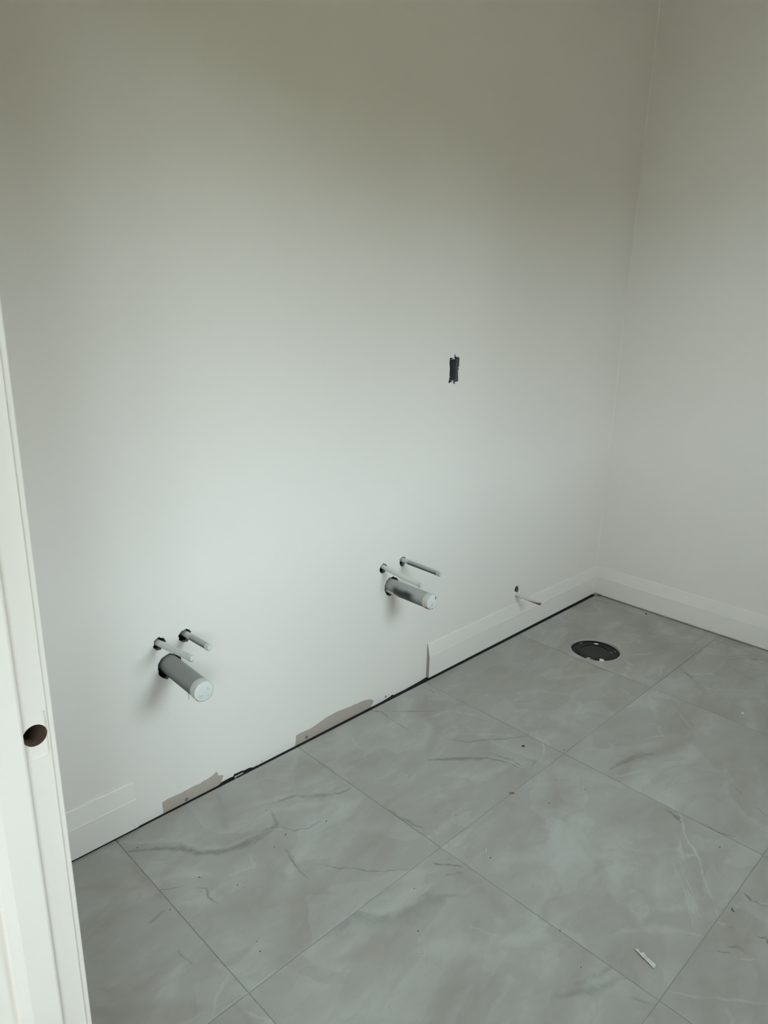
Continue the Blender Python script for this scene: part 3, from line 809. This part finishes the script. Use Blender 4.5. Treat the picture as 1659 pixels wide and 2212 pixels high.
# far jamb, head, stops, casings
dadd(MB().box(X_HALL, X_DOOR, JY1 - 0.019, JY1, 0, DH), "jamb", M["jamb"])
dadd(MB().box(X_HALL, X_DOOR, JY1, JY0, DH, DH + 0.019), "jamb_head", M["jamb"])
dadd(MB().box(SX0 - 0.012, SX1, JY1, JY1 + 0.011, 0, DH - 0.011), "door_stop", M["jamb"])
dadd(MB().box(SX0 - 0.012, SX1, JY1, JY0, DH - 0.011, DH), "door_stop", M["jamb"])
cs = 0.005
CP = [(0.0, 0.0), (0.0070, 0.0), (0.0085, 0.0016), (0.0095, 0.010), (0.0140, 0.045), (0.0150, 0.058), (0.0150, 0.068), (0.0, 0.068)]   # (projection, distance)
for xs, sg in ((X_DOOR, 1), (X_HALL, -1)):
    dadd(MB().prism([(xs + sg * p, JY0 + cs + q) for p, q in CP], 'z', 0.0, DH + cs), "casing", M["jamb"])
    dadd(MB().prism([(xs + sg * p, JY1 - cs - q) for p, q in CP], 'z', 0.0, DH + cs), "casing", M["jamb"])
    hd = MB()
    n = len(CP)
    hv = [(xs + sg * p, JY1 - cs - 0.068, DH + cs + q) for p, q in CP] + [(xs + sg * p, JY0 + cs + 0.068, DH + cs + q) for p, q in CP]
    hd.add(hv, [(k, (k + 1) % n, n + (k + 1) % n, n + k) for k in range(n)] + [tuple(range(n)), tuple(range(n, 2 * n))[::-1]])
    dadd(hd, "casing_head", M["jamb"])


# ------------------------------------------------------------------ pipe stubs
def overspray(name, body, paint_rgb, cover, zsplit, amp, patch=None, rough=0.45):
    """plastic pipe dusted with wall paint: what faces up took the paint, the underside stayed bare. Object space: axis is Z, up is Y."""
    mt, nt, b_ = nodes_of(name)
    c = coord(nt)
    sx = nt.nodes.new("ShaderNodeSeparateXYZ"); nt.links.new(c, sx.inputs[0])
    nz = noise(nt, c, 28, 3, 0.5)
    nn = math_node(nt, 'MULTIPLY', math_node(nt, 'SUBTRACT', nz.outputs[0], 0.5), amp)
    fac = smap(nt, math_node(nt, 'ADD', sx.outputs[1], nn), zsplit[0], zsplit[1], cover[0], cover[1])
    base = mix_col(nt, fac, body, paint_rgb)
    if patch:
        for (z0, z1, y0, y1, colr, st) in patch:
            sz, sy = (0.018, 0.007) if colr is BLACK else (0.004, 0.0025)
            a = math_node(nt, 'MULTIPLY', smap(nt, math_node(nt, 'ADD', sx.outputs[2], nn), z0 - sz, z0 + sz), smap(nt, math_node(nt, 'ADD', sx.outputs[2], nn), z1 - sz, z1 + sz, 1.0, 0.0))
            a2 = math_node(nt, 'MULTIPLY', smap(nt, math_node(nt, 'ADD', sx.outputs[1], nn), y0 - sy, y0 + sy), smap(nt, math_node(nt, 'ADD', sx.outputs[1], nn), y1 - sy, y1 + sy, 1.0, 0.0))
            base = mix_col(nt, math_node(nt, 'MULTIPLY', math_node(nt, 'MULTIPLY', a, a2), st), base, colr)
    nt.links.new(base, b_.inputs["Base Color"])
    b_.inputs["Roughness"].default_value = rough
    return mt


PAINTED = (0.60, 0.61, 0.59, 1)
BLACK = (0.020, 0.024, 0.026, 1)
ORANGE = (0.42, 0.065, 0.025, 1)
mat_drain_l = overspray("drain_paint_left", (0.030, 0.040, 0.043, 1), (0.28, 0.285, 0.265, 1), (0.0, 1.0), (-0.0150, 0.0170), 0.006)
mat_drain_r = overspray("drain_paint_right", BLACK, (0.42, 0.43, 0.42, 1), (0.0, 1.0), (-0.022, 0.010), 0.012,
                        [(0.030, 0.122, -0.034, 0.013, BLACK, 0.98), (-0.02, 0.034, -0.028, -0.008, (0.68, 0.69, 0.67, 1), 1.0), (0.03, 0.052, -0.030, -0.012, (0.68, 0.69, 0.67, 1), 0.9)])
mat_cap = overspray("cap_paint", ORANGE, (0.60, 0.60, 0.57, 1), (0.0, 1.0), (-0.0160, -0.0100), 0.005)
mat_cap_r = overspray("cap_paint_right", ORANGE, (0.62, 0.62, 0.59, 1), (0.0, 1.0), (-0.0160, -0.0080), 0.007)
mat_supply = overspray("supply_paint", (0.16, 0.18, 0.18, 1), (0.66, 0.67, 0.65, 1), (0.0, 1.0), (-0.0085, -0.003), 0.006)
mat_supply_dk = overspray("supply_paint_dark", (0.030, 0.036, 0.038, 1), (0.42, 0.44, 0.43, 1), (0.0, 1.0), (-0.004, 0.0075), 0.005,
                          [(-0.06, 0.030, -0.02, 0.02, (0.62, 0.63, 0.61, 1), 0.8)])
mat_disc = overspray("cap_face", (0.70, 0.71, 0.69, 1), (0.78, 0.79, 0.77, 1), (0.0, 1.0), (-0.02, 0.02), 0.02)
M["emboss"] = plain("cap_emboss", (0.55, 0.55, 0.53, 1), 0.6)
M["red"] = plain("red_mark", (0.35, 0.03, 0.035, 1), 0.5)


def place(o_, base, tip):
    """axis Z of the object from base to tip, its Y kept upwards"""
    a = Vector(tip) - Vector(base)
    z = a.normalized()
    x = Vector((0, 0, 1)).cross(z).normalized()
    y = z.cross(x)
    mm = Matrix((x, y, z)).transposed().to_4x4(); mm.translation = Vector(base)
    o_.matrix_world = mm
    return a.length


def drain(base, tip, r, label, mpipe, group, marks, mcap):
    root = empty("drain_stub"); L = place(root, base, tip)
    tag(root, label, "pipe", group)
    capl = 0.021
    o_ = MB().lathe([(r, -0.07), (r, L - capl)], 48).build("pipe", mpipe, root); sharp(o_)
    c = MB().lathe([(r * 0.98, L - capl), (r * 1.035, L - capl), (r * 1.045, L - capl + 0.001), (r * 1.045, L - 0.0025), (r * 1.02, L - 0.0006), (r * 0.97, L)], 48)
    o_ = c.build("cap", mcap, root); sharp(o_)
    dsc = MB().lathe([(r * 0.97, L), (r * 0.93, L + 0.0003), (r * 0.90, L - 0.0008), (0.0005, L - 0.0008)], 48, cap1=True)
    d_ = dsc.build("cap_face", mat_disc, o_); sharp(d_)
    for kind_, mx_, my_, w_, h_ in marks:
        mk = MB()
        if kind_ == 'frame':
            t_ = 0.0007
            for q in ((-w_ / 2, w_ / 2, h_ / 2 - t_, h_ / 2), (-w_ / 2, w_ / 2, -h_ / 2, -h_ / 2 + t_), (-w_ / 2, -w_ / 2 + t_, -h_ / 2, h_ / 2), (w_ / 2 - t_, w_ / 2, -h_ / 2, h_ / 2)):
                mk.box(mx_ + q[0], mx_ + q[1], my_ + q[2], my_ + q[3], L - 0.0008, L - 0.0003)
        else:
            mk.box(mx_ - w_ / 2, mx_ + w_ / 2, my_ - h_ / 2, my_ + h_ / 2, L - 0.0008, L - 0.0002)
        mk.build("cap_mark", M["red"] if kind_ == 'red' else (M["grit"] if kind_ == 'dark' else M["emboss"]), o_)
    return root


def supply(base, tip, r, label, mpipe, group):
    root = empty("supply_stub"); L = place(root, base, tip)
    tag(root, label, "pipe", group)
    o_ = MB().lathe([(r, -0.06), (r, L - 0.013)], 24).build("pipe", mpipe, root); sharp(o_)
    rr = r * 1.08
    c = MB().lathe([(r, L - 0.014), (rr, L - 0.0138), (rr, L - 0.0095), (r * 0.94, L - 0.0090), (r * 0.94, L - 0.0078), (rr, L - 0.0073), (rr, L - 0.0045), (r * 0.9, L - 0.004), (r * 0.9, L - 0.003),
                    (r * 0.95, L - 0.002), (r * 0.8, L)], 24, cap1=True)
    o_ = c.build("crimp_cap", mat_supply, root); sharp(o_)
    for h0, h1, rg_ in ((L - 0.0093, L - 0.0075, r * 0.955), (L - 0.0043, L - 0.0028, r * 0.915), (L - 0.0146, L - 0.0139, r * 1.03)):
        MB().lathe([(rg_, h0), (rg_, h1)], 24).build("groove", M["grit"], o_)
    return root


G1, G2 = "drain stubs for the vanity", "water supply stubs for the vanity"
drain((-2.2440, 0.0, 0.4385), (-2.2510, -0.1805, 0.4389), 0.0262, "grey capped drain pipe stub nearest the door frame", mat_drain_l, G1,
      [('frame', -0.0085, -0.0105, 0.010, 0.006), ('emb', -0.0085, -0.0105, 0.006, 0.0012), ('emb', 0.003, -0.005, 0.004, 0.001), ('frame', 0.0125, 0.003, 0.007, 0.004), ('emb', 0.010, 0.0085, 0.004, 0.001),
       ('emb', 0.012, -0.0135, 0.004, 0.0016), ('emb', 0.006, -0.0145, 0.006, 0.0007)], mat_cap)
drain((-1.4150, 0.0, 0.4296), (-1.4143, -0.1870, 0.4310), 0.0252, "capped drain pipe stub with black unpainted side nearest the outlet hole", mat_drain_r, G1,
      [('red', 0.0165, 0.010, 0.0035, 0.009), ('dark', 0.000, -0.011, 0.0022, 0.0035), ('dark', -0.012, -0.0175, 0.003, 0.004), ('dark', 0.000, -0.0225, 0.005, 0.002), ('emb', -0.003, 0.002, 0.005, 0.001), ('emb', 0.006, -0.004, 0.001, 0.004)], mat_cap_r)
supply((-2.2710, 0.0, 0.5100), (-2.2654, -0.160, 0.5262), 0.0084, "pale slanting supply pipe stub left of and above the grey drain", mat_supply, G2)
supply((-2.1905, 0.0, 0.5080), (-2.1984, -0.130, 0.5200), 0.0084, "shorter grey supply pipe stub right of and above the grey drain", mat_supply_dk, G2)
supply((-1.4545, 0.0, 0.5090), (-1.4495, -0.170, 0.4920), 0.0078, "pale drooping supply pipe stub just above the black-sided drain", mat_supply, G2)
supply((-1.3625, 0.0, 0.5110), (-1.3630, -0.175, 0.5098), 0.0080, "dark-bellied level supply pipe stub, upper right of the black-sided drain", mat_supply_dk, G2)
# loose thread of paint film on the grey drain
pf = MB().prism([(0.0, 0.0), (0.0018, 0.0006), (0.0040, -0.012), (0.0030, -0.024), (0.0022, -0.0235), (0.0022, -0.012)], 'y', 0.0, 0.0005)
pf.move(lambda q: q + Vector((-2.2795, -0.150, 0.4340)))
o = pf.build("paint_shred", M["chalk"]); tag(o, "thin pale shred of paint hanging from the grey drain stub", "shred")

# copper stub
mt, nt, b = nodes_of("copper_paint")
c = coord(nt); sx = nt.nodes.new("ShaderNodeSeparateXYZ"); nt.links.new(c, sx.inputs[0])
nz = noise(nt, c, 40, 3)
al = math_node(nt, 'ADD', sx.outputs[2], math_node(nt, 'MULTIPLY', math_node(nt, 'SUBTRACT', nz.outputs[0], 0.5), 0.03))
al2 = math_node(nt, 'SUBTRACT', al, math_node(nt, 'MULTIPLY', sx.outputs[1], 6.0))
fc = smap(nt, al2, 0.065, 0.125)
nt.links.new(mix_col(nt, fc, (0.66, 0.65, 0.62, 1), (0.22, 0.075, 0.055, 1)), b.inputs["Base Color"])
nt.links.new(math_node(nt, 'MULTIPLY', fc, 0.55), b.inputs["Metallic"])
b.inputs["Roughness"].default_value = 0.35
root = empty("copper_stub"); L = place(root, (-0.6660, 0.0, 0.1806), (-0.6690, -0.126, 0.1815))
tag(root, "thin painted copper supply stub with bare reddish tip above the baseboard", "pipe")
r = 0.0068
o = MB().lathe([(r, -0.05), (r, L - 0.005), (r * 0.92, L - 0.0022), (r * 0.65, L - 0.0006), (r * 0.25, L)], 24, cap1=True).build("pipe", mt, root); sharp(o)
rg = MB()
for k in range(20):
    a0, a1 = 2 * PI * k / 20, 2 * PI * (k + 1) / 20
o = MB().lathe([(r * 1.02, -0.002), (r * 1.35, -0.001), (r * 1.3, 0.0012), (r * 1.02, 0.002)], 24).build("paint_collar", M["wall"], root); sharp(o)

# ------------------------------------------------------------------ electrical box behind its ragged cut-out
bx0, bx1, bz0, bz1 = -1.1600, -1.1175, 1.1020, 1.1745
eb = empty("electrical_box", (bx0, 0.006, bz0)); tag(eb, "small empty grey outlet box in a ragged wall cut-out", "outlet box")
W_, H_, t_ = bx1 - bx0, bz1 - bz0, 0.0018
y0, y1 = 0.006, 0.055
bm_ = MB()
bm_.box(0, t_, 0, y1 - y0, 0, H_).box(W_ - t_, W_, 0, y1 - y0, 0, H_).box(t_, W_ - t_, 0, y1 - y0, 0, t_).box(t_, W_ - t_, 0, y1 - y0, H_ - t_, H_).box(t_, W_ - t_, y1 - y0 - t_, y1 - y0, t_, H_ - t_)
bm_.build("body", M["box"], eb)
rim = MB()
for q in ((0, t_ * 0.7, 0, H_), (W_ - t_ * 0.7, W_, 0, H_), (0, W_, 0, t_ * 0.7), (0, W_, H_ - t_ * 0.7, H_)):
    rim.box(q[0], q[1], -0.0006, 0.0, q[2], q[3])
rim.build("rim", M["steel"], eb)
for zz, xx in ((H_ + 0.0002, 0.0215), (-0.0095, 0.0205)):
    tb = MB().box(xx - 0.005, xx + 0.004, -0.0045, -0.0015, zz, zz + 0.0092)
    o = tb.build("mounting_tab", M["chalk"], eb)
    s_ = MB().lathe([(0.0016, 0), (0.0016, 0.0006)], 10, cap1=True); s_.move(lambda q: Vector((xx - 0.0005 + q.x, -0.0046 - q.z, zz + 0.004 + q.y)))
    s_.build("screw_hole", M["grit"], o)


def tube(pts, r, name, mat, parent=None, seg=8):
    mb = MB(); n = len(pts)
    rings = []
    for k in range(n):
        d_ = (Vector(pts[min(k + 1, n - 1)]) - Vector(pts[max(k - 1, 0)])).normalized()
        u_ = d_.cross(Vector((0.3, 0.1, 1))).normalized(); w_ = d_.cross(u_)
        rings.append([Vector(pts[k]) + r * (math.cos(2 * PI * j / seg) * u_ + math.sin(2 * PI * j / seg) * w_) for j in range(seg)])
    vs_ = [q for rg_ in rings for q in rg_]
    fs_ = [(k * seg + j, k * seg + (j + 1) % seg, (k + 1) * seg + (j + 1) % seg, (k + 1) * seg + j) for k in range(n - 1) for j in range(seg)]
    fs_ += [tuple(range(seg))[::-1], tuple(range((n - 1) * seg, n * seg))]
    mb.add(vs_, fs_)
    o_ = mb.build(name, mat, parent); sharp(o_)
    return o_


tube([(0.0005, -0.0040, 0.0175), (0.004, -0.0035, 0.0155), (0.0085, -0.0030, 0.0125)], 0.0009, "wire", M["wire"], eb)
tube([(-0.0005, -0.0040, 0.0110), (0.0025, -0.0035, 0.0085), (0.0050, -0.0030, 0.0060)], 0.0008, "wire", M["wire"], eb)

# ------------------------------------------------------------------ closet flange in the floor
fl = empty("closet_flange", (FL[0], FL[1], -0.0105)); tag(fl, "black plastic toilet flange set in a round hole in the tile", "flange")
RZ = 0.0020
o = MB().lathe([(0.0960, -0.004), (0.0960, RZ - 0.001), (0.0950, RZ), (0.0600, RZ), (0.0575, RZ - 0.002), (0.0560, -0.030), (0.0510, -0.034), (0.0505, -0.060)], 72).build("ring", M["abs"], fl); sharp(o)
o = MB().lathe([(0.0900, RZ + 0.0010), (0.0875, RZ + 0.0022), (0.0850, RZ + 0.0010)], 72).build("rib", M["abs"], o); sharp(o)
ring = fl.children[0]
o = MB().lathe([(0.0525, -0.022), (0.0500, -0.013), (0.0465, -0.012), (0.0440, -0.018), (0.0280, -0.018), (0.0255, -0.010), (0.0100, -0.009), (0.0004, -0.009)], 60).build("test_plug", M["plug"], fl); sharp(o)
plug = o
for k in range(5):
    a = k * 2 * PI / 5 + 0.3
    rbx = MB().box(0.008, 0.045, -0.0013, 0.0013, -0.018, -0.009)
    rbx.move(lambda q: Vector((q.x * math.cos(a) - q.y * math.sin(a), q.x * math.sin(a) + q.y * math.cos(a), q.z)))
    rbx.build("plug_rib", M["plug"], plug)


def arcslot(a0, a1, r0, r1, z, name, mat, h=0.0006):
    mb = MB(); n = 14
    for k in range(n):
        b0, b1 = a0 + (a1 - a0) * k / n, a0 + (a1 - a0) * (k + 1) / n
        q = [(r0, b0), (r1, b0), (r1, b1), (r0, b1)]
        mb.prism([(rr * math.cos(bb), rr * math.sin(bb)) for rr, bb in q], 'z', z - h, z, caps=True)
    return mb.build(name, mat, ring)


for k in range(4):
    a = k * PI / 2 + 0.55
    arcslot(a, a + 0.55, 0.0725, 0.0790, RZ + 0.0004, "bolt_slot", M["black"])
random.seed(8)
for k in range(6):
    a = k * PI / 3 + 0.25
    s_ = MB().lathe([(0.0042, 0.0), (0.0040, 0.0012), (0.0020, 0.0015), (0.0012, 0.0006)], 14, cap1=True)
    s_.move(lambda q: q + Vector((0.0810 * math.cos(a), 0.0810 * math.sin(a), RZ)))
    s_.build("screw", M["steel"] if k % 2 else M["dark_steel"], fl)
lab = MB()
for q in ((-0.007, 0.007, 0.0035, 0.0050), (-0.007, 0.007, -0.0050, -0.0035), (-0.007, -0.0055, -0.005, 0.005), (0.0055, 0.007, -0.005, 0.005)):
    lab.box(q[0], q[1], q[2], q[3], 0.0, 0.0005)
lab.move(lambda q: Vector((q.x * math.cos(0.5) - q.y * math.sin(0.5), q.x * math.sin(0.5) + q.y * math.cos(0.5), q.z)) + Vector((0.036, -0.052, RZ + 0.0002)))
lab.build("moulded_mark", M["steel"], fl)


# ------------------------------------------------------------------ crumbs and litter
def lump(name, loc, sx, sy, sz, mat, label, cat, group=None, rot=0.0, seed=1, n=10):
    """irregular pebble resting on z = loc.z"""
    rnd = random.Random(seed)
    mb = MB(); rings = 5
    vs_, fs_ = [], []
    js = [rnd.uniform(0.72, 1.2) for _ in range(n)]
    for j, (hh, rr) in enumerate(((0.0, 0.9), (0.25, 1.0), (0.6, 0.85), (0.88, 0.5), (1.0, 0.15))):
        for k in range(n):
            q = rr * js[k] * rnd.uniform(0.92, 1.08)
            vs_.append((q * math.cos(2 * PI * k / n) * sx / 2, q * math.sin(2 * PI * k / n) * sy / 2, hh * sz * rnd.uniform(0.85, 1.0)))
    for j in range(rings - 1):
        for k in range(n): fs_.append((j * n + k, j * n + (k + 1) % n, (j + 1) * n + (k + 1) % n, (j + 1) * n + k))
    fs_ += [tuple(range(n))[::-1], tuple(range((rings - 1) * n, rings * n))]
    vs_ = [(x, y, 0.0 if i < n else z) for i, (x, y, z) in enumerate(vs_)]
    mb.add(vs_, fs_)
    o_ = mb.build(name, mat)
    o_.location = loc; o_.rotation_euler = (0, 0, rot)
    tag(o_, label, cat, group)
    return o_


FZ = -0.0105 + RZ
lump("plaster_chip", (FL[0] - 0.060, FL[1] - 0.0640, FZ), 0.034, 0.022, 0.012, M["chalk"], "white plaster lump on the near edge of the black flange", "debris", "plaster chips on the flange", 0.8, 3)
lump("plaster_chip", (FL[0] + 0.060, FL[1] + 0.0300, FZ), 0.018, 0.008, 0.004, M["chalk"], "white plaster flake on the far rim of the black flange", "debris", "plaster chips on the flange", -0.9, 5)
lump("plaster_chip", (FL[0] - 0.0760, FL[1] - 0.0130, FZ), 0.016, 0.006, 0.004, M["chalk"], "white plaster sliver on the left near rim of the black flange", "debris", "plaster chips on the flange", -0.85, 6)
lump("plaster_chip", (FL[0] - 0.0770, FL[1] - 0.0300, FZ), 0.010, 0.005, 0.003, M["chalk"], "small plaster sliver on the near rim of the black flange", "debris", "plaster chips on the flange", -0.85, 7)
lump("crumb", (-1.3044, -0.5027, 0), 0.0105, 0.006, 0.004, M["black"], "black crumb on the tile in the middle of the floor", "debris", None, -0.5, 2)
lump("crumb", (-0.0460, -0.2936, 0), 0.008, 0.008, 0.005, M["black"], "black crumb beside the right wall baseboard", "debris", None, 0.2, 4)
lump("crumb", (-0.5764, -0.9167, 0), 0.013, 0.010, 0.004, M["chalk"], "small white crumb on the tile near the right edge", "debris", None, 0.6, 9)
lump("fibre_tuft", (-1.5202, -0.6136, 0), 0.020, 0.007, 0.003, M["brown"], "brown fibre scrap lying on a tile joint", "debris", None, -0.8, 12)
lump("crumb", (-0.0170, -0.0400, 0), 0.020, 0.006, 0.005, M["brown"], "brown debris in the corner at the foot of the right baseboard", "debris", None, -1.45, 13)
tube([(-1.4795, -1.2255, 0.0009), (-1.4840, -1.2285, 0.0011), (-1.4870, -1.2335, 0.0009)], 0.0009, "thread", M["grit"])
o = bpy.data.objects["thread"]; tag(o, "short dark thread on the tile near the right edge", "thread")
tube([(-1.7625, -0.7080, 0.0008), (-1.7560, -0.7030, 0.0010), (-1.7510, -0.6995, 0.0008)], 0.0008, "splinter", M["chalk"])
DOTS = [(-2.0824, -0.1864), (-2.4088, -0.0758), (-2.4483, -0.3121), (-2.2924, -0.358), (-2.1507, -0.3169), (-2.1017, -0.3002), (-1.7693, -0.7284), (-2.0711, -0.7526), (-1.8338, -0.9764),
        (-1.8834, -1.0602), (-1.1686, -0.8558), (-1.3475, -0.7527), (-1.478, -0.7138), (-1.3756, -0.6711), (-1.2251, -0.6036), (-1.9874, -0.6628), (-1.7099, -0.5622), (-1.5391, -0.5299),
        (-2.3468, -0.2722), (-1.2949, -1.124), (-1.9893, -0.3351), (-2.3623, -0.5496), (-2.3527, -0.524), (-0.146, -0.8308), (-1.106, -0.0397)]
g = MB()
random.seed(21)
for dx, dy in DOTS:
    s_ = random.uniform(0.0016, 0.0026)
    g.add([(dx - s_, dy, 0), (dx, dy - s_ * 0.8, 0), (dx + s_, dy, 0), (dx, dy + s_, 0), (dx, dy, s_ * 0.7)], [(0, 1, 4), (1, 2, 4), (2, 3, 4), (3, 0, 4), (0, 3, 2, 1)])
for _ in range(60):
    dx, dy = random.uniform(-2.5, -0.2), random.uniform(-1.2, -0.05)
    s_ = random.uniform(0.0005, 0.0011)
    g.add([(dx - s_, dy, 0), (dx, dy - s_ * 0.8, 0), (dx + s_, dy, 0), (dx, dy + s_, 0), (dx, dy, s_ * 0.7)], [(0, 1, 4), (1, 2, 4), (2, 3, 4), (3, 0, 4), (0, 3, 2, 1)])
o = g.build("grit", M["grit"]); tag(o, "fine dark grit scattered over the tiles", "grit", kind="stuff")

# torn paper strip, creased, lying on a tile
up_ = [(-1.7573, -1.1202), (-1.7517, -1.1261), (-1.7560, -1.1303), (-1.7556, -1.1339), (-1.7518, -1.1373), (-1.7544, -1.1449), (-1.7563, -1.1489), (-1.7581, -1.1576), (-1.7610, -1.1699), (-1.7633, -1.1729)]
lo_ = [(-1.7579, -1.1206), (-1.7601, -1.1288), (-1.7616, -1.1330), (-1.7630, -1.1366), (-1.7645, -1.1410), (-1.7654, -1.1449), (-1.7667, -1.1518), (-1.7680, -1.1563), (-1.7717, -1.1666), (-1.7720, -1.1725)]
n = len(up_)
hu = [0.004, 0.006, 0.004, 0.002, 0.0045, 0.006, 0.003, 0.005, 0.004, 0.005]
hl = [0.003, 0.004, 0.0045, 0.0045, 0.004, 0.005, 0.0035, 0.004, 0.003, 0.002]
hm = [0.005, 0.004, 0.002, 0.0015, 0.0008, 0.001, 0.005, 0.0015, 0.002, 0.003]
v = [(p[0], p[1], h) for p, h in zip(up_, hu)] + [((p[0] + q[0]) / 2, (p[1] + q[1]) / 2, h) for p, q, h in zip(up_, lo_, hm)] + [(p[0], p[1], h) for p, h in zip(lo_, hl)]
fcs = [(r_ * n + k, r_ * n + k + 1, (r_ + 1) * n + k + 1, (r_ + 1) * n + k) for r_ in range(2) for k in range(n - 1)]
o = obj("paper_strip", [(x, y, z * 0.55 + 0.0004) for x, y, z in v], fcs, M["paper"])
sd = o.modifiers.new("thickness", 'SOLIDIFY'); sd.thickness = 0.0004; sd.offset = 1
tag(o, "torn pale paper strip lying on the tile at lower right", "paper")
o = bpy.data.objects["splinter"]; tag(o, "tiny white splinter on the tile beside a joint", "splinter")

# small bright metal clip caught in the gap under the bare wall
cl = MB().box(0, 0.030, 0, 0.0022, -0.001, 0.0022).box(0, 0.0022, -0.004, 0.0, -0.004, 0.0022)
cl.move(lambda q: q + Vector((-2.0645, -0.0045, -0.0015 - q.x * 0.02)))
o = cl.build("metal_clip", plain("bright_clip", (0.75, 0.75, 0.72, 1), 0.35, 0.4)); tag(o, "bright little metal clip in the gap under the bare drywall", "clip")
